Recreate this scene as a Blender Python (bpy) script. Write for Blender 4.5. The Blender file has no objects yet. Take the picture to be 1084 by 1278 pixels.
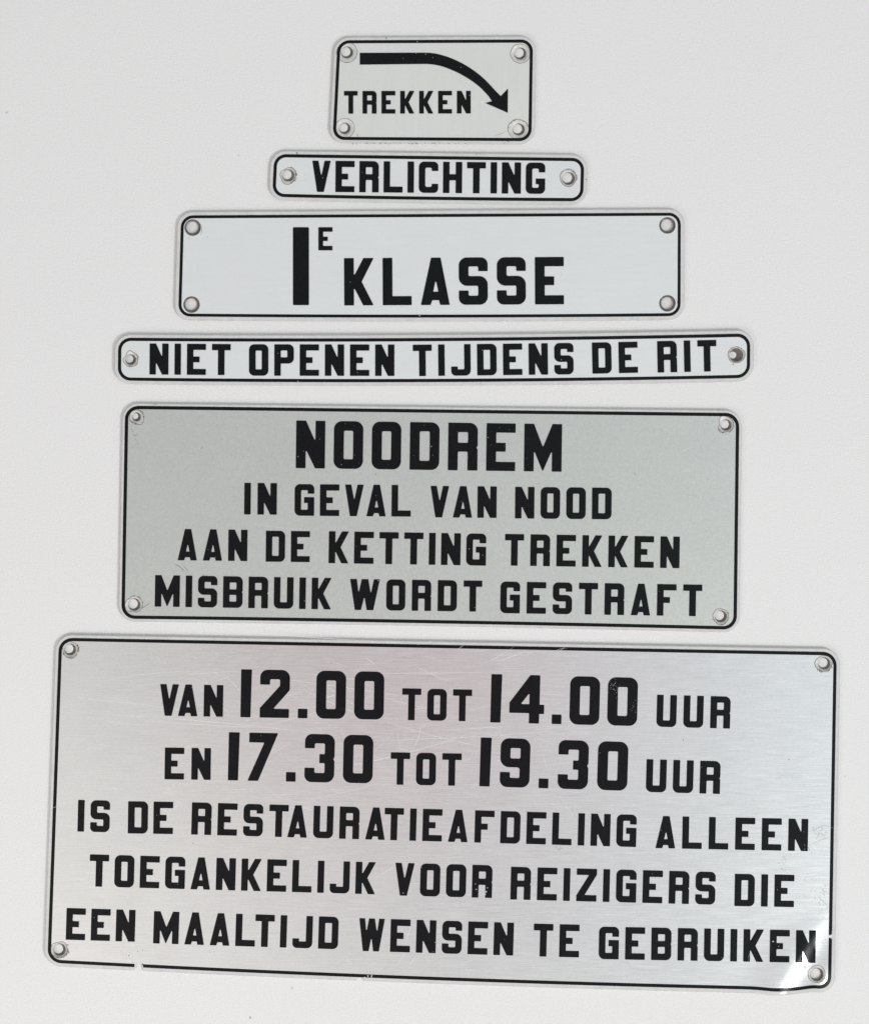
import bpy, bmesh, math, random
from mathutils import Vector
from mathutils.geometry import tessellate_polygon, delaunay_2d_cdt

# ------------------------------------------------------------------ camera, world, lamps, exposure
SC = bpy.context.scene
S = 0.25e-3                # one photo pixel on the table, in metres
CX, CY = 542.0, 639.0      # middle of the picture
D = 0.50                   # camera height over the table
cam = bpy.data.cameras.new('camera')
cam.sensor_fit = 'VERTICAL'
cam.angle = 2 * math.atan(1278 * S / 2 / D)
cam.clip_start = 0.01
cam.clip_end = 20
camo = bpy.data.objects.new('camera', cam)
camo.location = (0, 0, D)
SC.collection.objects.link(camo)
SC.camera = camo

W = bpy.data.worlds.new('World')
SC.world = W
W.use_nodes = True
wn, wl = W.node_tree.nodes, W.node_tree.links
wn.clear()
wout = wn.new('ShaderNodeOutputWorld')
wbg = wn.new('ShaderNodeBackground')
wl.new(wbg.outputs[0], wout.inputs[0])
wtc = wn.new('ShaderNodeTexCoord')


def lobe(direction, power, col):
    d = wn.new('ShaderNodeVectorMath'); d.operation = 'DOT_PRODUCT'
    wl.new(wtc.outputs['Generated'], d.inputs[0])
    d.inputs[1].default_value = Vector(direction).normalized()
    m = wn.new('ShaderNodeMath'); m.operation = 'MAXIMUM'
    wl.new(d.outputs['Value'], m.inputs[0]); m.inputs[1].default_value = 0
    p = wn.new('ShaderNodeMath'); p.operation = 'POWER'
    wl.new(m.outputs[0], p.inputs[0]); p.inputs[1].default_value = power
    v = wn.new('ShaderNodeVectorMath'); v.operation = 'SCALE'
    v.inputs[0].default_value = col
    wl.new(p.outputs[0], v.inputs['Scale'])
    return v


# the room as the plates see it: pale walls, bright window side, warm side, photographer overhead
LOBES = [((0.58, -0.04, 0.82), 9, (0.60, 0.71, 0.77)),
         ((-0.32, -0.42, 0.90), 13, (0.66, 0.61, 0.575)),
         ((-0.005, -0.095, 1.0), 190, (0.08, -0.13, -0.10)),
         ((-0.11, -0.045, 1.0), 75, (-0.22, -0.21, -0.215)),
         ((0.03, -0.26, 1.0), 110, (-0.13, -0.12, -0.115)),
         ((-0.24, -0.08, 1.0), 160, (0.16, 0.165, 0.16))]
acc = None
base = wn.new('ShaderNodeRGB'); base.outputs[0].default_value = (0.475, 0.48, 0.48, 1)
acc = base.outputs[0]
for L_ in LOBES:
    v = lobe(*L_)
    a = wn.new('ShaderNodeVectorMath'); a.operation = 'ADD'
    wl.new(acc, a.inputs[0]); wl.new(v.outputs[0], a.inputs[1])
    acc = a.outputs[0]
wl.new(acc, wbg.inputs['Color'])
wbg.inputs['Strength'].default_value = 1.0


def area(name, loc, size, watts, col):
    l = bpy.data.lights.new(name, 'AREA')
    l.shape = 'SQUARE'; l.size = size; l.energy = watts; l.color = col
    o = bpy.data.objects.new(name, l)
    o.location = loc
    o.rotation_euler = (Vector((0, -0.03, 0)) - Vector(loc)).to_track_quat('-Z', 'Y').to_euler()
    SC.collection.objects.link(o)


area('window_light', (1.25, -1.05, 1.75), 0.60, 23.8, (1.0, 1.0, 1.0))
area('warm_lamp', (-0.42, -0.52, 0.45), 0.30, 1.15, (1.0, 0.91, 0.87))

SC.view_settings.view_transform = 'Standard'
SC.view_settings.look = 'None'
SC.view_settings.exposure = -0.08
SC.view_settings.gamma = 1
SC.view_settings.use_curve_mapping = False


# ------------------------------------------------------------------ materials
def new_mat(name):
    m = bpy.data.materials.new(name)
    m.use_nodes = True
    n, l = m.node_tree.nodes, m.node_tree.links
    return m, n, l, n['Principled BSDF']


def noise(n, l, scale, stretch=(1, 1, 1), detail=4, rough=0.6, rot=0.0):
    tc = n.new('ShaderNodeTexCoord')
    mp = n.new('ShaderNodeMapping')
    mp.inputs['Scale'].default_value = stretch
    mp.inputs['Rotation'].default_value = (0, 0, rot)
    l.new(tc.outputs['Object'], mp.inputs['Vector'])
    t = n.new('ShaderNodeTexNoise')
    t.inputs['Scale'].default_value = scale
    t.inputs['Detail'].default_value = detail
    t.inputs['Roughness'].default_value = rough
    l.new(mp.outputs[0], t.inputs['Vector'])
    return t.outputs['Fac']


def math_node(n, l, op, a, b, clamp=False):
    m = n.new('ShaderNodeMath'); m.operation = op; m.use_clamp = clamp
    for i, x in enumerate((a, b)):
        if isinstance(x, (int, float)):
            m.inputs[i].default_value = x
        else:
            l.new(x, m.inputs[i])
    return m.outputs[0]


def mix_col(n, l, fac, c1, c2):
    m = n.new('ShaderNodeMix'); m.data_type = 'RGBA'
    if isinstance(fac, (int, float)):
        m.inputs['Factor'].default_value = fac
    else:
        l.new(fac, m.inputs['Factor'])
    for k, c in (('A', c1), ('B', c2)):
        s = [i for i in m.inputs if i.name == k and i.type == 'RGBA'][0]
        if isinstance(c, tuple):
            s.default_value = c + (1,)
        else:
            l.new(c, s)
    return [o for o in m.outputs if o.type == 'RGBA'][0]


def ramp(n, l, fac, lo, hi):
    m = n.new('ShaderNodeMapRange')
    l.new(fac, m.inputs['Value'])
    m.inputs['From Min'].default_value = lo
    m.inputs['From Max'].default_value = hi
    return m.outputs[0]


def face_mat(name, col, metallic, rough, streak, amount, mottle=0.03, coat=0.0, bump=0.02, rot=0.0, warm=None, grain=0.045):
    m, n, l, b = new_mat(name)
    f = ramp(n, l, noise(n, l, 60, streak, 6, 0.7, rot), 0.25, 0.75)
    g = ramp(n, l, noise(n, l, 55, (1, 1, 1), 4, 0.6), 0.3, 0.7)
    k = ramp(n, l, noise(n, l, 2600, (1, 1, 1), 2, 0.6), 0.25, 0.75)
    lo = tuple(c * (1 - amount) for c in col)
    hi = tuple(min(0.95, c * (1 + amount)) for c in col)
    c = mix_col(n, l, f, lo, hi)
    gc = mix_col(n, l, g, (1 - mottle,) * 3, (1, 1, 1) if warm is None else warm)
    mm = n.new('ShaderNodeMix'); mm.data_type = 'RGBA'; mm.blend_type = 'MULTIPLY'
    mm.inputs['Factor'].default_value = 1
    ins = [i for i in mm.inputs if i.type == 'RGBA']
    l.new(c, ins[0]); l.new(gc, ins[1])
    kc = mix_col(n, l, k, (1 - grain,) * 3, (1.0,) * 3)
    m2 = n.new('ShaderNodeMix'); m2.data_type = 'RGBA'; m2.blend_type = 'MULTIPLY'
    m2.inputs['Factor'].default_value = 1
    in2 = [i for i in m2.inputs if i.type == 'RGBA']
    l.new([o for o in mm.outputs if o.type == 'RGBA'][0], in2[0]); l.new(kc, in2[1])
    l.new([o for o in m2.outputs if o.type == 'RGBA'][0], b.inputs['Base Color'])
    b.inputs['Metallic'].default_value = metallic
    r = math_node(n, l, 'MULTIPLY_ADD', f, 0.12)
    n_ = r.node; n_.inputs[2].default_value = rough - 0.06
    l.new(r, b.inputs['Roughness'])
    b.inputs['Coat Weight'].default_value = coat
    b.inputs['Coat Roughness'].default_value = 0.22
    bp = n.new('ShaderNodeBump')
    bp.inputs['Strength'].default_value = bump
    bp.inputs['Distance'].default_value = 0.0003
    l.new(f, bp.inputs['Height'])
    l.new(bp.outputs[0], b.inputs['Normal'])
    return m


M_F1 = face_mat('pale_grey_face', (0.72, 0.73, 0.705), 0.15, 0.42, (14, 1, 1), 0.025, 0.02)
M_F2 = face_mat('silver_white_face', (0.745, 0.765, 0.762), 0.12, 0.40, (1, 16, 1), 0.02, 0.02)
M_F5 = face_mat('dull_silver_face', (0.665, 0.69, 0.66), 0.62, 0.34, (16, 12, 1), 0.025, 0.035, grain=0.15)
M_F6 = face_mat('brushed_silver_face', (0.86, 0.865, 0.86), 0.93, 0.21, (1.6, 48, 1), 0.075, 0.05, grain=0.08, coat=0.35, bump=0.02, rot=math.radians(1.4))


def black_mat():
    m, n, l, b = new_mat('black_enamel')
    k = ramp(n, l, noise(n, l, 900, (1, 1, 1), 3, 0.65), 0.45, 0.8)
    l.new(mix_col(n, l, k, (0.0015, 0.002, 0.0032), (0.005, 0.006, 0.008)), b.inputs['Base Color'])
    b.inputs['Roughness'].default_value = 0.22
    b.inputs['Specular IOR Level'].default_value = 0.22
    return m


M_BLACK = black_mat()


def clear_mat(name, frost, rough, tint=(0.97, 0.97, 0.968), dcol=(0.86, 0.855, 0.84)):
    m, n, l, b = new_mat(name)
    out = n['Material Output']
    n.remove(b)
    tr = n.new('ShaderNodeBsdfTransparent'); tr.inputs['Color'].default_value = tint + (1,)
    df = n.new('ShaderNodeBsdfDiffuse'); df.inputs['Color'].default_value = dcol + (1,)
    gl = n.new('ShaderNodeBsdfGlossy'); gl.inputs['Roughness'].default_value = rough
    m1 = n.new('ShaderNodeMixShader')
    f = ramp(n, l, noise(n, l, 300, (1, 1, 1), 4, 0.7), 0.2, 0.8)
    fr = math_node(n, l, 'MULTIPLY_ADD', f, frost * 0.25); fr.node.inputs[2].default_value = frost * 0.87
    l.new(fr, m1.inputs[0]); l.new(tr.outputs[0], m1.inputs[1]); l.new(df.outputs[0], m1.inputs[2])
    fs = n.new('ShaderNodeFresnel'); fs.inputs['IOR'].default_value = 1.49
    m2 = n.new('ShaderNodeMixShader')
    l.new(fs.outputs[0], m2.inputs[0]); l.new(m1.outputs[0], m2.inputs[1]); l.new(gl.outputs[0], m2.inputs[2])
    l.new(m2.outputs[0], out.inputs['Surface'])
    return m


M_CLEAR = clear_mat('clear_plastic', 0.72, 0.12)
M_EDGE = clear_mat('sawn_plastic_edge', 0.70, 0.25, dcol=(0.80, 0.79, 0.77))


def simple(name, c1, c2, rough, scale=800, alpha=1.0):
    m, n, l, b = new_mat(name)
    k = ramp(n, l, noise(n, l, scale, (1, 1, 1), 4, 0.7), 0.3, 0.7)
    l.new(mix_col(n, l, k, c1, c2), b.inputs['Base Color'])
    b.inputs['Roughness'].default_value = rough
    b.inputs['Alpha'].default_value = alpha
    return m


M_RIM = simple('drilled_plastic', (0.52, 0.51, 0.48), (0.74, 0.73, 0.71), 0.35, 900)
M_WALL_SHADE = simple('bore_wall_shade', (0.07, 0.063, 0.053), (0.24, 0.22, 0.195), 0.35, 900)  # bore walls coloured dark to paint in the shade inside the holes
M_LIP = simple('cut_lip', (0.10, 0.095, 0.085), (0.40, 0.38, 0.34), 0.4, 500)
M_RIMD = simple('dark_drilled_plastic', (0.06, 0.058, 0.055), (0.16, 0.15, 0.14), 0.3, 900)
M_DIRT = simple('brown_dirt', (0.07, 0.058, 0.045), (0.25, 0.21, 0.17), 0.8, 1500, 0.75)
M_GLUE = simple('dry_glue_residue', (0.42, 0.36, 0.31), (0.66, 0.60, 0.54), 0.7, 1500, 0.45)
M_SCR = simple('pale_scratch', (0.86, 0.86, 0.86), (0.92, 0.92, 0.92), 0.4, 800, 0.62)
M_CHIP = simple('white_chip', (0.72, 0.72, 0.70), (0.86, 0.85, 0.83), 0.5, 900, 0.6)
M_DSCR = simple('dark_scratch', (0.16, 0.16, 0.15), (0.30, 0.29, 0.27), 0.6, 800, 0.65)


def table_mat():
    m, n, l, b = new_mat('white_card')
    g = ramp(n, l, noise(n, l, 1900, (1, 1, 1), 3, 0.6), 0.25, 0.75)
    w = ramp(n, l, noise(n, l, 9, (1, 1, 1), 3, 0.5), 0.3, 0.7)
    c = mix_col(n, l, g, (0.745, 0.738, 0.731), (0.818, 0.811, 0.804))
    c = mix_col(n, l, math_node(n, l, 'MULTIPLY', w, 0.25), c, (0.80, 0.785, 0.788))
    # sparse grey flecks in the card
    tc = n.new('ShaderNodeTexCoord')
    vo = n.new('ShaderNodeTexVoronoi'); vo.inputs['Scale'].default_value = 70
    vo.inputs['Randomness'].default_value = 1
    l.new(tc.outputs['Object'], vo.inputs['Vector'])
    d = ramp(n, l, vo.outputs['Distance'], 0.036, 0.016)
    sx = n.new('ShaderNodeSeparateColor'); l.new(vo.outputs['Color'], sx.inputs[0])
    pick = math_node(n, l, 'GREATER_THAN', sx.outputs[0], 0.62)
    fl = math_node(n, l, 'MULTIPLY', math_node(n, l, 'MULTIPLY', d, pick), math_node(n, l, 'MULTIPLY', sx.outputs[1], 0.95))
    c = mix_col(n, l, fl, c, (0.42, 0.42, 0.41))
    l.new(c, b.inputs['Base Color'])
    b.inputs['Roughness'].default_value = 0.55
    b.inputs['Specular IOR Level'].default_value = 0.25
    h1 = noise(n, l, 1700, (1, 1, 1), 3, 0.6)
    h2 = noise(n, l, 420, (1, 1, 1), 2, 0.5)
    h = math_node(n, l, 'ADD', h1, math_node(n, l, 'MULTIPLY', h2, 0.12))
    bp = n.new('ShaderNodeBump'); bp.inputs['Strength'].default_value = 0.5
    bp.inputs['Distance'].default_value = 0.0003
    l.new(h, bp.inputs['Height']); l.new(bp.outputs[0], b.inputs['Normal'])
    return m


M_TABLE = table_mat()


# ------------------------------------------------------------------ helpers
def bend_none(x, y):
    return 0.0


def world(px, py, z):
    k = S * (D - z) / D
    return Vector(((px - CX) * k, (CY - py) * k, z))


def link(name, me, mats, parent):
    o = bpy.data.objects.new(name, me)
    for m in mats:
        me.materials.append(m)
    SC.collection.objects.link(o)
    if parent is not None:
        o.parent = parent
    return o


def build(name, verts, faces, mats, parent, idx=None, smooth=False, angle=30):
    me = bpy.data.meshes.new(name)
    off = parent.location if parent is not None else Vector()
    me.from_pydata([v - off for v in verts], [], faces)
    me.validate()
    if idx and len(idx) == len(me.polygons):
        me.polygons.foreach_set('material_index', idx)
    bm = bmesh.new(); bm.from_mesh(me)
    bmesh.ops.remove_doubles(bm, verts=bm.verts, dist=1e-8)
    bm.to_mesh(me); bm.free()
    if smooth:
        me.polygons.foreach_set('use_smooth', [True] * len(me.polygons))
        me.set_sharp_from_angle(angle=math.radians(angle))
    me.update()
    return link(name, me, mats, parent)


def inside(p, poly):
    x, y = p; c = False; j = len(poly) - 1
    for i in range(len(poly)):
        xi, yi = poly[i]; xj, yj = poly[j]
        if (yi > y) != (yj > y) and x < (xj - xi) * (y - yi) / (yj - yi) + xi:
            c = not c
        j = i
    return c


def fill(outline, holes, grid=None):
    """triangles of a 2-D region with holes, optionally with an inner grid of points"""
    pts = [Vector(p) for p in outline]
    edges = [(i, (i + 1) % len(outline)) for i in range(len(outline))]
    for h in holes:
        b0 = len(pts)
        pts += [Vector(p) for p in h]
        edges += [(b0 + i, b0 + (i + 1) % len(h)) for i in range(len(h))]
    if grid:
        xs = [p[0] for p in outline]; ys = [p[1] for p in outline]
        x = min(xs) + grid
        while x < max(xs):
            y = min(ys) + grid
            while y < max(ys):
                if inside((x, y), outline) and not any(inside((x, y), h) for h in holes):
                    pts.append(Vector((x, y)))
                y += grid
            x += grid
    v, e, f, *_ = delaunay_2d_cdt(pts, edges, [], 0, 1e-6)
    v = [tuple(q) for q in v]
    out = []
    for t in f:
        c = (sum(v[i][0] for i in t) / len(t), sum(v[i][1] for i in t) / len(t))
        if inside(c, outline) and not any(inside(c, h) for h in holes):
            a = t
            area2 = sum(v[a[i]][0] * v[a[(i + 1) % len(a)]][1] - v[a[(i + 1) % len(a)]][0] * v[a[i]][1] for i in range(len(a)))
            out.append(tuple(a) if area2 < 0 else tuple(reversed(a)))   # picture y runs down: this faces up
    return v, out


# ------------------------------------------------------------------ lettering: every glyph drawn as loops (x right, y down, corner radius)
R, q = 0.17, 0.03
GL = {
 'A': (.61, [[(0, 1), (.22, 0), (.42, 0), (.61, 1), (.41, 1), (.385, .9), (.24, .9), (.205, 1)], [(.262, .72), (.372, .72), (.317, .46)]]),
 'B': (.62, [[(0, 0), (.62, 0, R), (.62, .465, .02), (.597, .5), (.62, .535, .02), (.62, 1, R), (0, 1)], [(.205, .195, q), (.42, .195, q), (.42, .415, q), (.205, .415, q)], [(.205, .59, q), (.42, .59, q), (.42, .805, q), (.205, .805, q)]]),
 'C': (.62, [[(.62, .295), (.62, 0, R), (0, 0, R), (0, 1, R), (.62, 1, R), (.62, .71), (.415, .71), (.415, .81, .06), (.205, .81, .06), (.205, .19, .06), (.415, .19, .06), (.415, .295)]]),
 'D': (.62, [[(0, 0), (.62, 0, R), (.62, 1, R), (0, 1)], [(.205, .19, q), (.415, .19, q), (.415, .81, q), (.205, .81, q)]]),
 'E': (.61, [[(0, 0), (.61, 0), (.61, .195), (.205, .195), (.205, .41), (.405, .41), (.405, .595), (.205, .595), (.205, .81), (.61, .81), (.61, 1), (0, 1)]]),
 'F': (.61, [[(0, 0), (.61, 0), (.61, .195), (.205, .195), (.205, .41), (.405, .41), (.405, .595), (.205, .595), (.205, 1), (0, 1)]]),
 'G': (.62, [[(.62, .30), (.62, 0, R), (0, 0, R), (0, 1, R), (.62, 1, .02), (.62, .41), (.30, .41), (.30, .595), (.415, .595), (.415, .81, q), (.205, .81, q), (.205, .19, q), (.415, .19, q), (.415, .30)]]),
 'g': (.62, [[(.62, .31), (.62, 0, R), (0, 0, R), (0, 1, R), (.62, 1, R), (.62, .51), (.32, .51), (.32, .69), (.415, .69), (.415, .81, .05), (.205, .81, .05), (.205, .19, .05), (.415, .19, .05), (.415, .31)]]),
 'H': (.61, [[(0, 0), (.205, 0), (.205, .395), (.405, .395), (.405, 0), (.61, 0), (.61, 1), (.405, 1), (.405, .59), (.205, .59), (.205, 1), (0, 1)]]),
 'I': (.205, [[(0, 0), (.205, 0), (.205, 1), (0, 1)]]),
 'J': (.62, [[(.415, 0), (.62, 0), (.62, 1, R), (0, 1, R), (0, .71), (.205, .71), (.205, .8), (.415, .8, q)]]),
 'K': (.62, [[(0, 0), (.205, 0), (.205, .385), (.41, 0), (.625, 0), (.37, .5), (.62, 1), (.4, 1), (.205, .615), (.205, 1), (0, 1)]]),
 'L': (.61, [[(0, 0), (.205, 0), (.205, .81), (.61, .81), (.61, 1), (0, 1)]]),
 'M': (.79, [[(0, 0), (.2, 0), (.395, .49), (.59, 0), (.79, 0), (.79, 1), (.585, 1), (.585, .55), (.405, .98), (.385, .98), (.205, .55), (.205, 1), (0, 1)]]),
 'N': (.61, [[(0, 0), (.205, 0), (.405, .44), (.405, 0), (.61, 0), (.61, 1), (.405, 1), (.205, .6), (.205, 1), (0, 1)]]),
 'O': (.615, [[(0, 0, R), (.615, 0, R), (.615, 1, R), (0, 1, R)], [(.21, .2, q), (.405, .2, q), (.405, .8, q), (.21, .8, q)]]),
 'P': (.62, [[(0, 0), (.62, 0, R), (.62, .61, R), (.205, .61), (.205, 1), (0, 1)], [(.205, .195, q), (.415, .195, q), (.415, .415, q), (.205, .415, q)]]),
 'R': (.62, [[(0, 0), (.62, 0, R), (.62, .48, .03), (.595, .52), (.62, .56, .03), (.62, 1), (.41, 1), (.41, .605, q), (.205, .605, q), (.205, 1), (0, 1)], [(.205, .195, q), (.415, .195, q), (.415, .42, q), (.205, .42, q)]]),
 'S': (.61, [[(.61, .29), (.61, 0, R), (0, 0, R), (0, .60, .18), (.41, .60, q), (.41, .81, q), (.205, .81, q), (.205, .70), (0, .70), (0, 1, R), (.61, 1, R), (.61, .395, .18), (.205, .395, q), (.205, .19, q), (.41, .19, q), (.41, .29)]]),
 'T': (.60, [[(0, 0), (.60, 0), (.60, .2), (.405, .2), (.405, 1), (.195, 1), (.195, .2), (0, .2)]]),
 'U': (.62, [[(0, 0), (.205, 0), (.205, .8, q), (.415, .8, q), (.415, 0), (.62, 0), (.62, 1, R), (0, 1, R)]]),
 'V': (.59, [[(0, 0), (.195, 0), (.293, .5), (.395, 0), (.59, 0), (.375, 1), (.16, 1)]]),
 'W': (.96, [[(0, 0), (.216, 0), (.278, .46), (.374, 0), (.586, 0), (.672, .48), (.768, 0), (.96, 0), (.758, 1), (.547, 1), (.466, .56), (.36, 1), (.163, 1)]]),
 'w': (.785, [[(0, 0), (.18, 0), (.227, .43), (.30, 0), (.48, 0), (.555, .43), (.61, 0), (.785, 0), (.63, 1), (.45, 1), (.388, .56), (.315, 1), (.135, 1)]]),
 'Z': (.62, [[(0, 0), (.62, 0), (.62, .17), (.25, .81), (.62, .81), (.62, 1), (0, 1), (0, .83), (.38, .19), (0, .19)]]),
 '0': (.62, [[(0, 0, R), (.62, 0, R), (.62, 1, R), (0, 1, R)], [(.21, .2, q), (.41, .2, q), (.41, .8, q), (.21, .8, q)]]),
 '1': (.225, [[(0, 0), (.225, 0), (.21, 1), (0, 1)]]),
 '2': (.62, [[(0, .31), (0, 0, R), (.62, 0, R), (.62, .42, .08), (.28, .815), (.61, .815), (.61, 1), (0, 1), (0, .80), (.415, .33, .05), (.415, .195, q), (.205, .195, q), (.205, .31)]]),
 '3': (.62, [[(0, .295), (0, 0, R), (.62, 0, R), (.62, .47, .03), (.595, .515), (.62, .56, .03), (.62, 1, R), (0, 1, R), (0, .705), (.205, .705), (.205, .81, q), (.415, .81, q), (.415, .6, .02), (.305, .6), (.305, .415), (.415, .415, .02), (.415, .19, q), (.205, .19, q), (.205, .295)]]),
 '4': (.72, [[(.42, 0), (.625, 0), (.625, .61), (.72, .61), (.72, .80), (.62, .80), (.62, 1), (.41, 1), (.41, .79), (0, .79), (0, .58)], [(.235, .605), (.41, .605), (.41, .37)]]),
 '7': (.62, [[(.02, 0), (.62, 0), (.22, 1), (0, 1), (.335, .2), (.02, .2)]]),
 '9': (.61, [[(.61, 0, R), (0, 0, R), (0, .59, .18), (.4, .59, .05), (.4, .81, q), (.205, .81, q), (.205, .695), (0, .695), (0, 1, R), (.61, 1, R)], [(.205, .195, q), (.41, .195, q), (.41, .41, q), (.205, .41, q)]]),
 '.': (.20, [[(0, .805), (.2, .805), (.2, 1), (0, 1)]]),
}


def fillet(loop, soft=0.012):
    out = []
    n = len(loop)
    for i in range(n):
        p0, p, p1 = loop[i - 1], loop[i], loop[(i + 1) % n]
        r = p[2] if len(p) > 2 else soft
        a = Vector((p0[0] - p[0], p0[1] - p[1])); b = Vector((p1[0] - p[0], p1[1] - p[1]))
        la, lb = a.length, b.length
        a.normalize(); b.normalize()
        ang = a.angle(b)
        if ang > 3.1 or r <= 0:
            out.append((p[0], p[1])); continue
        t = min(r / math.tan(ang / 2), la * 0.49, lb * 0.49)
        r2 = t * math.tan(ang / 2)
        P = Vector((p[0], p[1]))
        c = P + (a + b).normalized() * (r2 / math.sin(ang / 2))
        s, e = P + a * t, P + b * t
        a0 = math.atan2(s.y - c.y, s.x - c.x); a1 = math.atan2(e.y - c.y, e.x - c.x)
        da = (a1 - a0 + math.pi) % (2 * math.pi) - math.pi
        k = 9 if r > 0.1 else (5 if r > 0.025 else 2)
        for j in range(k + 1):
            w = a0 + da * j / k
            out.append((c.x + math.cos(w) * r2, c.y + math.sin(w) * r2))
    return out


KERN6 = {'TA': -.215, 'AT': -.215, 'VA': -.21, 'LT': -.185, 'AF': .02}


def word(text, x0, y0, x1, y1, H, parent, z, depth, kern=None, bend=bend_none, label=None, cuts=0):
    """one printed word: baseline from (x0,y0) to (x1,y1) in the plane of the plate"""
    ws = [GL[c][0] * H for c in text]
    ks = [(kern or {}).get(text[i:i + 2], 0) * H for i in range(len(text) - 1)]
    L = math.hypot(x1 - x0, y1 - y0)
    gap = (L - sum(ws) - sum(ks)) / max(1, len(text) - 1)
    ux, uy = (x1 - x0) / L, (y1 - y0) / L
    V, F = [], []
    pen = 0.0
    for i, c in enumerate(text):
        loops = [[(x0 + ux * (pen + px * H) + uy * (1 - py) * H, y0 + uy * (pen + px * H) - ux * (1 - py) * H)
                  for px, py in fillet(lp)] for lp in GL[c][1]]
        v, f = fill(loops[0], loops[1:], grid=3.0 if cuts else None)
        b0 = len(V)
        V += [world(a, b, z + depth + bend(a, b)) for a, b in v]
        F += [tuple(b0 + k for k in t) for t in f]
        for lp in loops:
            b0 = len(V); n = len(lp)
            V += [world(a, b, z + depth + bend(a, b)) for a, b in lp] + [world(a, b, z + bend(a, b)) for a, b in lp]
            F += [(b0 + k, b0 + (k + 1) % n, b0 + n + (k + 1) % n, b0 + n + k) for k in range(n)]
        pen += ws[i] + gap + (ks[i] if i < len(ks) else 0)
    o = build('word', V, F, [M_BLACK], parent, smooth=bool(cuts), angle=40)
    if label:
        o['label'] = label
    return o


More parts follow.
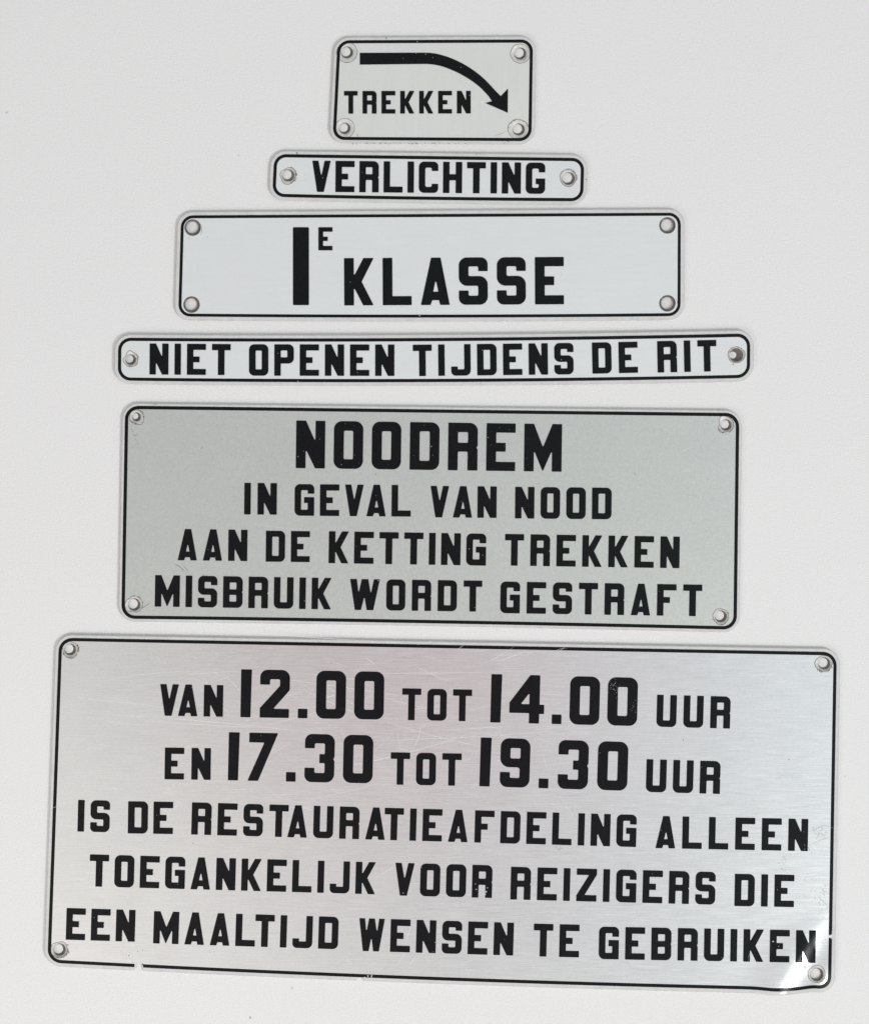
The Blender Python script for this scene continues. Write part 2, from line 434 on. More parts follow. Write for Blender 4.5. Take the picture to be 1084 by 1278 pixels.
# ------------------------------------------------------------------ a sign plate
class Plate:
    def __init__(s, TL, TR, BR, BL, rad, margin, line, thick, bow_top=0, bow_bot=0, seed=1, bend=bend_none, tweak=None, notches=()):
        s.c = (TL, TR, BR, BL); s.rad = rad; s.margin = margin; s.line = line + 0.65; s.T = thick
        s.bt, s.bb = bow_top, bow_bot
        s.W = (math.dist(TL, TR) + math.dist(BL, BR)) / 2
        s.H = (math.dist(TL, BL) + math.dist(TR, BR)) / 2
        s.rng = random.Random(seed); s.bend = bend; s.tweak = tweak; s.notches = notches

    def map(s, u, v):
        t, w = u / s.W, v / s.H
        TL, TR, BR, BL = s.c
        x = (TL[0] * (1 - t) + TR[0] * t) * (1 - w) + (BL[0] * (1 - t) + BR[0] * t) * w
        y = (TL[1] * (1 - t) + TR[1] * t) * (1 - w) + (BL[1] * (1 - t) + BR[1] * t) * w
        k = 4 * t * (1 - t)
        y += s.bt * k * (1 - w) + s.bb * k * w
        if s.tweak:
            x, y = s.tweak(x, y)
        return (x, y)

    def loop(s, inset, rough=0.0, notch=True):
        """outline of the rounded plate, 'inset' pixels inside the outer edge of the black line"""
        r0 = s.rad; r = r0 - inset
        pts = []
        cs = [(s.W - r0, r0, -90), (s.W - r0, s.H - r0, 0), (r0, s.H - r0, 90), (r0, r0, 180)]
        step = 1.6
        for i, (cx, cy, a0) in enumerate(cs):
            for k in range(13):
                a = math.radians(a0 + 90 * k / 12)
                pts.append((cx + math.cos(a) * r, cy + math.sin(a) * r))
            nx, ny, na = cs[(i + 1) % 4]
            a = math.radians(a0 + 90)
            sx, sy = cx + math.cos(a) * r, cy + math.sin(a) * r
            ex, ey = nx + math.cos(a) * r, ny + math.sin(a) * r
            n = max(2, int(math.dist((cx, cy), (nx, ny)) / step))
            for k in range(1, n):
                pts.append((sx + (ex - sx) * k / n, sy + (ey - sy) * k / n))
        out = []
        for i, (u, v) in enumerate(pts):
            x, y = s.map(u, v)
            if rough:
                x += s.rng.uniform(-rough, rough); y += s.rng.uniform(-rough, rough)
            if notch:
                for (nx, ny, hw, dp) in s.notches:
                    if abs(x - nx) < hw and abs(y - ny) < 12:
                        y = min(y, ny - dp * (1 - (abs(x - nx) / hw) ** 4))
            out.append((x, y))
        return out

    def root(s, label, group):
        mx = sum(p[0] for p in s.c) / 4; my = sum(p[1] for p in s.c) / 4
        e = bpy.data.objects.new('sign_plate', None)
        e.empty_display_size = 0.01
        p = world(mx, my, 0)
        e.location = (p.x, p.y, 0)
        e['label'] = label; e['category'] = 'sign'; e['group'] = group
        SC.collection.objects.link(e)
        s.e = e
        s.zf = s.T + 0.00006        # the silvered face
        s.zp = s.T + 0.00012        # the black print on it
        return e

    def body(s, holes, face):
        """holes: (x, y, bore radius, mouth radius, roughness, material, depth of the countersink)"""
        T = s.T
        mouths, bores = [], []
        N = 40
        for (x, y, rb, rm, ro, mat, dp, *_) in holes:
            ph = [s.rng.uniform(0, 6.28) for _ in range(4)]
            am = [s.rng.uniform(-1, 1) for _ in range(4)]
            lm, lb = [], []
            for k in range(N):
                a = 2 * math.pi * k / N
                j = sum(am[m] * math.sin((m + 2) * a + ph[m]) for m in range(4)) / 2.2
                bump = max(0, math.sin(a * 1.0 + ph[0])) ** 4
                r1 = rm + ro * (j + 1.2 * bump) + s.rng.uniform(-.25, .25) * min(1, ro)
                r1 = max(r1, rb + 0.5)
                lm.append((x + r1 * math.cos(a), y + r1 * math.sin(a)))
                r2 = rb + s.rng.uniform(-.12, .12) * ro
                lb.append((x + r2 * math.cos(a), y + r2 * math.sin(a)))
            mouths.append(lm); bores.append(lb)
        # clear sheet: chamfered rim, open bores (their walls are the hole_rim parts)
        ch = 1.1
        top = s.loop(-s.margin + ch); mid = s.loop(-s.margin, 0.12)
        V, F, I = [], [], []
        inner = s.loop(0.0)
        v, f = fill(inner, mouths, grid=14)
        V += [world(a, b, T + s.bend(a, b)) for a, b in v]; F += f; I += [0] * len(f)
        b0 = len(V); n = len(top)
        V += [world(a, b, T + s.bend(a, b)) for a, b in inner] + [world(a, b, T + s.bend(a, b)) for a, b in top]
        F += [(b0 + k, b0 + (k + 1) % n, b0 + n + (k + 1) % n, b0 + n + k) for k in range(n)]; I += [0] * n
        b0 = len(V)
        V += [world(a, b, T + s.bend(a, b)) for a, b in top]
        V += [world(a, b, T - 0.00022 + s.bend(a, b)) for a, b in mid]
        V += [world(a, b, 0.00001 + s.bend(a, b)) for a, b in mid]
        for r in (0, 1):
            for k in range(n):
                F.append((b0 + r * n + k, b0 + r * n + (k + 1) % n, b0 + (r + 1) * n + (k + 1) % n, b0 + (r + 1) * n + k)); I.append(1)
        v, f = fill(mid, bores, grid=14)
        b0 = len(V)
        V += [world(a, b, 0.00001 + s.bend(a, b)) for a, b in v]
        F += [tuple(b0 + k for k in reversed(t)) for t in f]; I += [0] * len(f)
        build('clear_sheet', V, F, [M_CLEAR, M_EDGE], s.e, I)
        # silvered face
        fo = s.loop(0.3)
        v, f = fill(fo, mouths, grid=6 if s.bend is not bend_none else 12)
        build('face', [world(a, b, s.zf + s.bend(a, b)) for a, b in v], f, [face], s.e, smooth=True, angle=60)
        # drilled holes
        for h, lm, lb in zip(holes, mouths, bores):
            x, y, rb, rm, ro, mat, dp = h[:7]
            sx, sy, kk = h[7] if len(h) > 7 else ((-1.5, -0.9, 1.8 / rb) if mat is M_RIM else (-.4, -.3, 1.0 / rb))  # shifted bottom ring bares the dark wall as a painted shadow crescent
            V, F = [], []
            lip = [(x + (a - x) * (1 + 0.8 / rm), y + (b - y) * (1 + 0.8 / rm)) for a, b in lm]
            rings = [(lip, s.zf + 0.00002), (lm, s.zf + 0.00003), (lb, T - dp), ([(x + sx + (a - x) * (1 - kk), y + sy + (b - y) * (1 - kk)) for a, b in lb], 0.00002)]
            for lp, z in rings:
                V += [world(a, b, z + s.bend(a, b)) for a, b in lp]
            for r in range(3):
                F += [(r * N + k, r * N + (k + 1) % N, (r + 1) * N + (k + 1) % N, (r + 1) * N + k) for k in range(N)]
            mats = [M_LIP, mat, M_WALL_SHADE] if mat is M_RIM else [mat, mat, M_WALL_SHADE]
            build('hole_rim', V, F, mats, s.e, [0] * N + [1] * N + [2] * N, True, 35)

    def border(s, gaps=()):
        a = s.loop(0); b = s.loop(s.line)
        n = len(a)
        V = [world(x, y, s.zp + s.bend(x, y)) for x, y in a + b]
        F = []
        for k in range(n):
            x, y = a[k]
            if any(abs(x - gx) < gw and abs(y - gy) < gh for gx, gy, gw, gh in gaps):
                continue
            F.append((k, (k + 1) % n, n + (k + 1) % n, n + k))
        build('border_line', V, F, [M_BLACK], s.e)

    def ribbons(s, name, lines, mat, lift=0.00002):
        V, F = [], []
        for pts, w in lines:
            b0 = len(V); n = len(pts)
            for i, (x, y) in enumerate(pts):
                p0, p1 = pts[max(0, i - 1)], pts[min(n - 1, i + 1)]
                dx, dy = p1[0] - p0[0], p1[1] - p0[1]
                L = math.hypot(dx, dy) or 1
                t = i / (n - 1)
                ww = w * (0.25 + 0.75 * math.sin(math.pi * min(1, max(0, t)))) / 2
                V.append(world(x - dy / L * ww, y + dx / L * ww, s.zp + lift + s.bend(x, y)))
                V.append(world(x + dy / L * ww, y - dx / L * ww, s.zp + lift + s.bend(x, y)))
            F += [(b0 + 2 * i, b0 + 2 * i + 1, b0 + 2 * i + 3, b0 + 2 * i + 2) for i in range(n - 1)]
        if F:
            build(name, V, F, [mat], s.e)['kind'] = 'stuff'

    def specks(s, name, spots, mat, lift=0.00018):
        V, F = [], []
        for (x, y, r) in spots:
            b0 = len(V); n = s.rng.randint(5, 8)
            el = s.rng.uniform(0.6, 1.0); ro = s.rng.uniform(0, 3.14)
            for k in range(n):
                a = 2 * math.pi * k / n
                rr = r * s.rng.uniform(0.6, 1.15)
                dx, dy = rr * math.cos(a), rr * el * math.sin(a)
                xx, yy = x + dx * math.cos(ro) - dy * math.sin(ro), y + dx * math.sin(ro) + dy * math.cos(ro)
                V.append(world(xx, yy, s.zp + lift + s.bend(xx, yy)))
            F.append(tuple(reversed(range(b0, b0 + n))))
        if F:
            build(name, V, F, [mat], s.e)['kind'] = 'stuff'


def arc(x0, y0, x1, y1, sag, n=10):
    L = math.hypot(x1 - x0, y1 - y0) or 1
    nx, ny = -(y1 - y0) / L, (x1 - x0) / L
    return [(x0 + (x1 - x0) * i / n + nx * sag * 4 * (i / n) * (1 - i / n),
             y0 + (y1 - y0) * i / n + ny * sag * 4 * (i / n) * (1 - i / n)) for i in range(n + 1)]


def hole_dirt(rng, x, y, r, k, a0=0, a1=6.28, size=(0.3, 0.8), spread=1.5):
    return [(x + (r + rng.uniform(-.3, spread)) * math.cos(a), y + (r + rng.uniform(-.3, spread)) * math.sin(a), rng.uniform(*size))
            for a in [rng.uniform(a0, a1) for _ in range(int(k * 1.7))]]


# ------------------------------------------------------------------ the surface
bm = bmesh.new()
TX, TY, TH = 0.9, 0.9, 0.02
bmesh.ops.create_cube(bm, size=1)
for v in bm.verts:
    v.co = Vector((v.co.x * 2 * TX, v.co.y * 2 * TY, (v.co.z - 0.5) * TH))
bmesh.ops.bevel(bm, geom=list(bm.edges), offset=0.003, segments=3, affect='EDGES')
me = bpy.data.meshes.new('table_top'); bm.to_mesh(me); bm.free()
tbl = link('table_top', me, [M_TABLE], None)
tbl['kind'] = 'structure'

GROUP = 'plastic signs laid out in a column on the white surface'
rg = random.Random(7)

# ------------------------------------------------------------------ sign 1: arrow
P = Plate((421.3, 50.3), (664.8, 49.3), (662.8, 176.2), (415.0, 174.6), 15, 4.3, 3.2, 0.00125, seed=11)
e = P.root('small pale grey sign with a black curved arrow over the word TREKKEN', GROUP)
HS = [(432.9, 65.4, 7.6, 12.3, .25), (648.8, 66.8, 7.6, 11.6, .3), (430.1, 160.1, 7.2, 11.8, .3), (646.8, 161.5, 7.6, 12.3, .5)]
P.body([h + (M_RIM, 0.0005) for h in HS], M_F1)
P.border()
word('TREKKEN', 429.3, 141.8, 587.2, 141.6, 28.2, e, P.zp, 0.00008)
zx = lambda a, b: (390 + a / 3.613, 30 + b / 3.613)
AR = [(213, 130), (500, 129), (530, 130), (560, 134), (590, 142), (620, 152), (650, 165), (680, 180), (705, 195), (730, 212), (756, 232), (780, 254), (801, 276), (822, 299), (848, 325), (880, 291), (879, 400), (778, 356), (808, 348), (795, 328), (780, 311), (761, 291), (740, 273), (720, 258), (700, 245), (675, 230), (650, 217), (620, 204), (590, 193), (565, 186), (540, 182), (515, 180), (490, 180), (213, 183)]
AR = [zx(*p) for p in AR]
v, f = fill(AR, [])
V = [world(a, b, P.zp + 0.00008) for a, b in v]
n = len(AR); b0 = len(V)
V += [world(a, b, P.zp + 0.00008) for a, b in AR] + [world(a, b, P.zp) for a, b in AR]
f = list(f) + [(b0 + k, b0 + (k + 1) % n, b0 + n + (k + 1) % n, b0 + n + k) for k in range(n)]
build('arrow', V, f, [M_BLACK], e)
dirt = hole_dirt(P.rng, 646.8, 161.5, 11.5, 16, 3.2, 6.0) + hole_dirt(P.rng, 648.8, 66.8, 8.5, 8, 0.2, 2.2)
dirt += [(x, 179.2 + P.rng.uniform(-.7, .6), P.rng.uniform(.35, .9)) for x in [P.rng.uniform(440, 585) for _ in range(60)]]
dirt += [(446, 168.5, .9), (611, 180, .8), (629, 179, .6), (482, 47.6, 1.1), (447, 170, .5), (634, 176.8, 0.9)]
P.specks('dirt_specks', dirt, M_DIRT)
P.specks('paint_chips', [(531, 67.5, .6), (540, 72, .5), (575, 84, .5), (540, 120, .7), (503, 73, .5), (519, 66.5, .6), (520.5, 51.5, .6), (520.5, 52.8, .5), (541, 128, .6), (597, 112, .5), (585, 106, .4), (586, 119, .6), (600, 95, .4)], M_CHIP)
P.ribbons('scratches', [(arc(617, 169, 632, 163, 1), .5)], M_DSCR)

# ------------------------------------------------------------------ sign 2: VERLICHTING
P = Plate((342.3, 192.3), (728.7, 197.3), (727.3, 251.2), (339.8, 245.6), 15, 4.6, 3.3, 0.00125, seed=22, bow_bot=1.0)
e = P.root('narrow silver white sign reading VERLICHTING with one screw hole at each end', GROUP)
P.body([(359.7, 218.8, 7.6, 9.2, 1.4, M_RIM, 0.0004), (708.8, 222.7, 8.0, 9.8, 1.6, M_RIM, 0.0004)], M_F2)
P.border()
word('VERLICHTINg', 389.4, 239.4, 679.8, 242.0, 38.9, e, P.zp, 0.00008)
P.specks('dirt_specks', hole_dirt(P.rng, 359.7, 218.8, 9.5, 22, -1.2, 1.4, (.3, .9), 1.6) + hole_dirt(P.rng, 708.8, 222.7, 10, 26, 3.6, 6.5, (.3, .8)) +
         [(370.7, 190.8, 1.1), (371.2, 192.2, .8), (595, 192.6, .7), (598.5, 192.3, .7), (731.5, 224, .9), (368, 225, .8), (369, 226.5, .7), (416, 199.5, .5)], M_DIRT)
P.specks('paint_chips', [(403, 222, .5), (452, 215, .4), (561, 230, .4), (640, 207, .4)], M_CHIP)

# ------------------------------------------------------------------ sign 3: 1e KLASSE
P = Plate((226.2, 268.9), (849.0, 265.5), (848.6, 394.4), (222.6, 394.9), 15, 5.0, 3.0, 0.00125, seed=33, bow_bot=1.7)
e = P.root('long silver white sign reading 1E KLASSE with four dark rimmed holes', GROUP)
P.body([(x, y, 8.3, 9.5, 0.12, M_RIMD, 0.0001) for x, y in ((240.6, 284.1), (239.2, 380.2), (832.3, 281.4), (832.3, 378.6))], M_F2)
P.border()
word('I', 365.6, 380.8, 385.4, 380.8, 97.2, e, P.zp, 0.00008)
word('E', 397.3, 312.4, 415.2, 312.4, 28.8, e, P.zp, 0.00008)
word('KLASSE', 429.6, 381.2, 703.4, 379.7, 59.0, e, P.zp, 0.00008)
P.ribbons('scratches', [(arc(248, 277, 250, 294, -3), .6), (arc(842, 372, 844, 386, -2), .5), (arc(435, 354, 438, 350, .5), .7)], M_DSCR)
P.specks('dirt_specks', [(236, 297, .7), (259, 295, .5), (700, 342, .4), (813, 297.5, .4)] + [(P.rng.uniform(232, 295), 399 + P.rng.uniform(-.5, .5), P.rng.uniform(.3, .6)) for _ in range(16)], M_DIRT)
P.specks('paint_chips', [(260, 295.5, .8), (345, 330, .4), (523.5, 394, .9), (298, 400.5, .8), (281, 362, .4), (437, 352, .5)], M_CHIP)

# ------------------------------------------------------------------ sign 4: NIET OPENEN TIJDENS DE RIT
P = Plate((147.8, 421.5), (935.6, 416.2), (935.2, 471.6), (147.3, 474.9), 16, 4.6, 3.3, 0.0015, seed=44, bow_top=3.0, bow_bot=3.6)
e = P.root('very long narrow white sign reading NIET OPENEN TIJDENS DE RIT', GROUP)
P.body([(163.3, 448.8, 6.6, 8.6, 1.2, M_RIM, 0.0004), (918.0, 443.0, 8.6, 9.8, 0.7, M_RIM, 0.0003, (-4.2, 0.2, 0.5))], M_F2)  # right hole: bottom ring pushed left, its dark wall stands in for shadow
P.border()
word('NIET', 186.7, 467.4, 287.7, 468.2, 38.7, e, P.zp, 0.00008)
word('OPENEN', 310.8, 468.9, 492.0, 469.2, 39.2, e, P.zp, 0.00008)
word('TIJDENS', 515.4, 469.5, 715.5, 467.2, 39.2, e, P.zp, 0.00008)
word('DE', 739.0, 466.4, 795.7, 465.2, 38.8, e, P.zp, 0.00008)
word('RIT', 820.3, 465.0, 894.0, 463.4, 39.2, e, P.zp, 0.00008)
P.specks('dirt_specks', hole_dirt(P.rng, 163.3, 448.8, 8.8, 14, -1.0, 2.2) + hole_dirt(P.rng, 918, 443, 9.6, 10, 3.4, 6.2) + [(914.5, 454.5, .9), (913.5, 455.6, .6)] +
         [(P.rng.uniform(160, 920), 478.6 + P.rng.uniform(-1.0, 0.4), P.rng.uniform(.25, .5)) for _ in range(14)], M_DIRT)
P.specks('paint_chips', [(280, 472.5, .8), (372, 476, .9), (602, 437, .7), (391, 459, .5), (446, 465, .5), (700, 449, .5), (347, 441, .4), (416, 421.5, .6)], M_CHIP)
P.ribbons('scratches', [(arc(597, 440, 601, 434, .5), .8)], M_SCR)

# ------------------------------------------------------------------ sign 5: NOODREM
P = Plate((156.4, 506.4), (922.0, 515.6), (918.7, 786.0), (151.6, 772.2), 17, 3.6, 3.5, 0.00125, seed=55, bow_bot=-1.2)
e = P.root('dull grey metallic sign headed NOODREM over three lines about the emergency chain', GROUP)
P.body([(170.5, 520.3, 5.6, 8.0, 1.5, M_RIM, 0.0005), (905.2, 530.4, 7.0, 9.2, 1.5, M_RIM, 0.0005),
        (167.7, 754.4, 7.8, 9.8, 0.9, M_RIM, 0.0004), (898.8, 769.1, 7.4, 9.2, 1.0, M_RIM, 0.0004)], M_F5)
P.border()
LW = 0.00009
word('NOODREM', 369.0, 584.2, 700.3, 588.8, 59.4, e, P.zp, LW)
word('IN', 304.7, 642.0, 345.3, 642.4, 39.4, e, P.zp, LW)
word('GEVAL', 367.5, 643.6, 512.4, 644.8, 39.4, e, P.zp, LW, {'VA': -.09})
word('VAN', 536.8, 645.6, 619.3, 646.4, 39.2, e, P.zp, LW, {'VA': -.04})
word('NOOD', 642.3, 647.0, 762.6, 648.2, 39.4, e, P.zp, LW)
word('AAN', 221.9, 699.2, 308.5, 700.3, 39.0, e, P.zp, LW)
word('DE', 331.6, 701.0, 386.4, 701.6, 38.6, e, P.zp, LW)
word('KETTING', 409.9, 702.8, 606.0, 706.0, 39.8, e, P.zp, LW)
word('TREKKEN', 629.5, 705.8, 847.3, 709.2, 39.4, e, P.zp, LW)
word('MISBRUIK', 193.2, 757.0, 412.9, 760.6, 39.2, e, P.zp, LW)
word('WORDT', 436.4, 761.2, 601.1, 763.4, 38.6, e, P.zp, LW)
word('GESTRAFT', 623.8, 765.2, 875.3, 769.2, 39.4, e, P.zp, LW)
rr = P.rng
scr = [(arc(308, 652, 392, 662, 1.5), .5), (arc(308, 520, 316, 527, 0), .6), (arc(308, 567, 314, 568, 0), .7), (arc(845, 565, 870, 552, 1), .5), (arc(615, 687, 628, 682, 1), .6),
       (arc(698, 636, 710, 623, .5), .6), (arc(338, 716, 364, 702, .5), .4), (arc(440, 580, 448, 596, .5), .4), (arc(415, 690, 432, 684, 1), .4), (arc(370, 712, 402, 720, 1), .35)]
scr += [(arc(x, y, x + rr.uniform(-14, 14), y + rr.uniform(-8, 8), rr.uniform(-1, 1), 5), rr.uniform(.25, .5)) for x, y in [(rr.uniform(170, 900), rr.uniform(522, 765)) for _ in range(46)]]
P.ribbons('scratches', scr, M_SCR)
P.ribbons('dark_scratches', [(arc(217, 703, 231, 713, -.6), .9), (arc(229, 705, 236, 714, .3), .7), (arc(227, 711, 229, 714, 0), .6), (arc(176, 760, 187, 753, 0), .9), (arc(250, 560, 254, 558, 0), .5)], M_DSCR)
chips = [(372, 570, .6), (379, 563, .5), (426, 580, .6), (458, 578, .5), (538, 557, .8), (553, 571, .6), (609, 546, .7), (622, 548, .6), (540, 568, .5), (585, 685, .7), (602, 693, .5), (472, 724.5, .8), (380, 750, .6), (764, 577.5, .9), (770, 578, .7), (801, 577, .8), (815, 578, .7), (785, 577, .5), (812, 575, .5)]
chips += [(rr.uniform(370, 700), rr.uniform(528, 586), rr.uniform(.2, .4)) for _ in range(40)] + [(rr.uniform(170, 900), rr.uniform(525, 768), rr.uniform(.2, .45)) for _ in range(90)]
P.specks('paint_chips', chips, M_CHIP)
dirt = hole_dirt(rr, 170.5, 520.3, 8.6, 24, -1.5, 2.6, (.3, .9)) + hole_dirt(rr, 905.2, 530.4, 9.5, 20, -1.0, 2.8, (.3, .8)) + hole_dirt(rr, 167.7, 754.4, 10.2, 16, 3.8, 6.8, (.3, .7)) + hole_dirt(rr, 898.8, 769.1, 9.5, 14, -.5, 2.8)
dirt += [(170, 543, .9), (168, 543.6, .7), (469, 592, .8), (792, 591.5, 1.0), (254, 718, .7), (195, 504.6, 1.0), (193, 504.2, .7), (540, 590, .4)] + [(rr.uniform(165, 910), rr.uniform(522, 770), rr.uniform(.2, .4)) for _ in range(30)]
dirt += [(157 + rr.uniform(2, 18), rr.uniform(532, 560), rr.uniform(.2, .6)) for _ in range(18)]
P.specks('dirt_specks', dirt, M_DIRT)

# ------------------------------------------------------------------ sign 6: dining car hours, its lower right corner bent
def bend6(x, y):
    s_ = (x - 988) * 0.87 + (y - 1205) * 0.5
    h = 0.00040 * math.exp(-(s_ / (28.0 if s_ < 0 else 10.5)) ** 2) + 0.00026 * math.exp(-((s_ - 42) / 12.0) ** 2)
    t_ = min(1.0, max(0.0, (y - 1128) / 70))
    h *= t_ * t_ * (3 - 2 * t_)
    return h


def tweak6(x, y):
    w = 1 / (1 + math.exp(-(y - 1205) / 9))
    y += w * (2.0 * math.exp(-((x - 968) / 20) ** 2) - 3.0 * math.exp(-((x - 1016) / 16) ** 2))
    return (x, y)


P = Plate((74.0, 796.0), (1043.6, 814.0), (1036.4, 1237.0), (59.4, 1201.3), 17, 4.4, 3.4, 0.00125, seed=66, bow_bot=4.4, bend=bend6, tweak=tweak6,
          notches=((174.0, 1204.0, 5.0, 2.2), (449.0, 1221.0, 4.5, 1.0)))
e = P.root('largest sign, scratched brushed silver with dining hours and a bent lower right corner', GROUP)
P.body([(87.8, 810.4, 7.4, 9.2, 1.3, M_RIM, 0.0005), (1027.8, 828.0, 7.6, 9.8, 0.9, M_RIM, 0.0005),
        (74.6, 1185.0, 7.8, 9.6, 1.2, M_RIM, 0.0005), (1018.5, 1216.0, 8.3, 10.4, 0.35, M_RIM, 0.0003)], M_F6)
P.border([(174, 1204, 5.2, 10), (1037.5, 1168, 4, 2.0)])
LW = 0.00016
k6 = dict(kern=KERN6)
word('VAN', 199.4, 893.2, 278.1, 894.6, 39.4, e, P.zp, LW, KERN6)
word('12.00', 300.0, 895.1, 478.6, 898.2, 59.7, e, P.zp, LW)
word('TOT', 501.2, 898.6, 588.2, 900.3, 39.5, e, P.zp, LW)
word('14.00', 611.5, 901.6, 794.4, 906.2, 60.2, e, P.zp, LW)
word('UUR', 818.6, 907.0, 910.3, 909.4, 39.9, e, P.zp, LW)
word('EN', 205.4, 972.6, 262.8, 973.4, 39.5, e, P.zp, LW)
word('17.30', 284.4, 973.8, 464.7, 977.8, 59.9, e, P.zp, LW)
word('TOT', 486.9, 979.2, 575.3, 980.8, 40.2, e, P.zp, LW)
word('19.30', 597.9, 981.3, 782.1, 987.0, 60.8, e, P.zp, LW)
word('UUR', 805.4, 988.4, 897.7, 991.0, 40.8, e, P.zp, LW)
word('IS', 96.8, 1037.8, 136.6, 1038.8, 39.4, e, P.zp, LW)
word('DE', 159.6, 1040.2, 215.7, 1041.0, 40.0, e, P.zp, LW)
word('RESTAURATIEAFDELING', 238.6, 1041.5, 793.2, 1057.2, 40.0, e, P.zp, LW, KERN6)
word('ALLEEN', 817.6, 1058.5, 1007.3, 1062.4, 40.0, e, P.zp, LW)
word('TOEGANKELIJK', 111.4, 1106.3, 467.7, 1116.2, 39.8, e, P.zp, LW)
word('VOOR', 492.3, 1117.6, 613.5, 1120.8, 40.6, e, P.zp, LW)
word('REIZIGERS', 636.4, 1122.6, 891.7, 1129.2, 40.6, e, P.zp, LW)
word('DIE', 916.0, 1130.8, 990.0, 1132.2, 40.0, e, P.zp, LW)
word('EEN', 82.2, 1172.8, 168.2, 1175.4, 39.3, e, P.zp, LW)
word('MAALTIJD', 191.1, 1177.4, 421.5, 1184.8, 40.0, e, P.zp, LW, KERN6)
word('wENSEN', 447.1, 1186.8, 640.0, 1192.6, 40.6, e, P.zp, LW)
word('TE', 665.0, 1193.6, 722.0, 1195.0, 40.6, e, P.zp, LW)
word('GEBRUIKEN', 746.6, 1197.0, 1016.9, 1201.8, 40.2, e, P.zp, LW, None, bend6, cuts=1)

rr = P.rng
SCR = [(130, 870, 300, 895, 2), (110, 890, 420, 918, -3), (195, 900, 330, 908, 1), (300, 842, 520, 872, -2), (355, 838, 470, 852, -1), (420, 840, 640, 838, 1),
       (405, 855, 450, 885, 0), (380, 862, 470, 900, 1), (520, 832, 560, 850, 1), (455, 820, 468, 829, 0), (600, 830, 640, 808, 1), (612, 826, 655, 812, 2), (505, 888, 560, 880, -1),
       (470, 868, 560, 890, 1), (330, 905, 420, 880, 2), (340, 940, 362, 926, 1), (420, 958, 590, 914, 4), (515, 935, 525, 905, 2), (560, 910, 640, 905, 1), (230, 842, 290, 838, 0),
       (130, 850, 240, 838, -3), (160, 858, 215, 850, 0), (320, 790, 470, 800, 1), (520, 805, 545, 799, 0), (140, 900, 190, 905, 1), (268, 850, 290, 842, 1),
       (280, 842, 300, 862, 0), (395, 872, 430, 862, 2), (345, 870, 380, 862, 1), (210, 936, 250, 928, 1), (940, 1016, 1035, 1000, 2), (930, 1018, 1030, 1004, -1),
       (480, 900, 620, 935, 3), (440, 925, 700, 912, 2), (600, 965, 604, 940, 1), (372, 1000, 480, 975, 2), (60, 1010, 100, 995, 1), (460, 1100, 500, 1075, 1), (505, 1180, 512, 1150, 1),
       (432, 1195, 440, 1206, 0), (495, 1205, 506, 1188, 0), (510, 1206, 520, 1192, 0), (430, 1205, 436, 1196, 0), (95, 870, 175, 878, 1)]
scr = [(arc(a, b, c, d, sg, 12), rr.uniform(.45, .85)) for a, b, c, d, sg in SCR]
for _ in range(150):
    x, y = rr.uniform(90, 720), rr.uniform(810, 1010)
    L = rr.uniform(4, 55) * rr.random()
    a = rr.choice([0.1, 0.15, -0.35, 0.05, 0.6, -0.8, 1.2]) + rr.uniform(-.25, .25)
    scr.append((arc(x, y, x + L * math.cos(a) + 2, y + L * math.sin(a), rr.uniform(-1, 1), 6), rr.uniform(.25, .5)))
for _ in range(90):
    x, y = rr.uniform(80, 1020), rr.uniform(820, 1205)
    L = rr.uniform(4, 40) * rr.random(); a = rr.uniform(-1.2, 1.2)
    scr.append((arc(x, y, x + L * math.cos(a) + 1, y + L * math.sin(a), rr.uniform(-1, 1), 6), rr.uniform(.2, .4)))
P.ribbons('scratches', scr, M_SCR)
glue = []
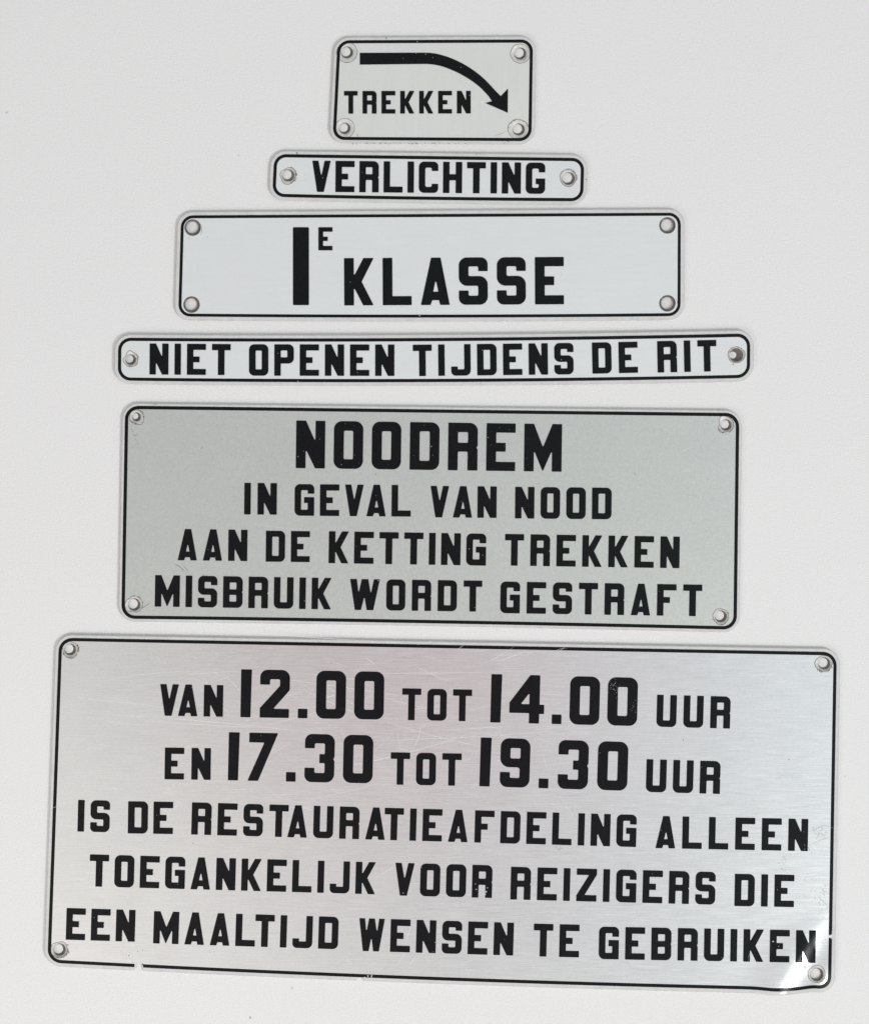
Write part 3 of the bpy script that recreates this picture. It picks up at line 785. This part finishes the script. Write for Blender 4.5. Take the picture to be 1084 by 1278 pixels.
for cx, cy, sx, sy, k in ((1022, 1040, 13, 7, 60), (1026, 1128, 10, 16, 48), (1027, 1172, 6, 9, 34), (976, 1080, 4, 14, 22), (1012, 1105, 9, 20, 24), (1010, 1060, 8, 6, 16), (160, 1193, 6, 6, 9), (697, 1060, 3, 2, 12)):
    glue += [(rr.gauss(cx, sx / 1.7), rr.gauss(cy, sy / 1.7), rr.uniform(.3, .95)) for _ in range(k)]
glue = [g for g in glue if g[0] < 1034]
P.specks('glue_residue', glue, M_GLUE)
P.ribbons('residue_streaks', [(arc(1019, 1117, 1034, 1133, 0), .9), (arc(1014, 1052, 1036, 1044, 0), .7), (arc(1027, 1030, 1039, 1034, -1), .7), (arc(1016, 1036, 1030, 1030, -1), .6), (arc(1024, 1068, 1034, 1069, -2), .5)], M_GLUE)
chips = [(964, 1175, 1.5), (971, 1181, .7), (503, 1114.5, .9), (594, 1110, 1.0), (593, 1103, .8), (606, 1113, 1.5), (608, 1108, 1.0), (597, 1116, .7), (1037, 1167, 1.6), (1036.5, 1171, 1.2), (1038, 1163.5, 1.0), (459, 1218, 1.4), (455, 1220, 1.2), (464, 1218, 1.0), (605, 1116, 1.2)]
chips += [(rr.gauss(766, 4), rr.gauss(860, 6), rr.uniform(.2, .5)) for _ in range(40)] + [(rr.gauss(790, 3), rr.gauss(884, 4), rr.uniform(.2, .45)) for _ in range(16)]
chips += [(rr.uniform(90, 1020), rr.uniform(815, 1205), rr.uniform(.2, .5)) for _ in range(150)]
P.specks('paint_chips', chips, M_CHIP)
P.ribbons('chip_streaks', [(arc(594, 1118, 595.5, 1101, .4), 1.3), (arc(604, 1104, 609, 1107, .5), 1.2), (arc(463, 1222, 464, 1215, 0), 1.2)], M_CHIP)
dirt = hole_dirt(rr, 87.8, 810.4, 9.8, 26, -.6, 2.9, (.3, .9)) + hole_dirt(rr, 1027.8, 828, 9.8, 24, .3, 3.0, (.3, .8), 2.6) + hole_dirt(rr, 74.6, 1185, 10, 24, -.6, 2.6, (.3, .9), 2.6) + hole_dirt(rr, 1018.5, 1216, 10.6, 8, 2.6, 4.6, (.2, .5), .6)
dirt += [(852, 924, .8), (984, 948, .8), (698, 1060, .8), (694, 1058, .5), (161, 1193, .9), (172, 1188, .7), (178, 1186, .6), (241, 1053, .6)]
P.specks('dirt_specks', dirt, M_DIRT)
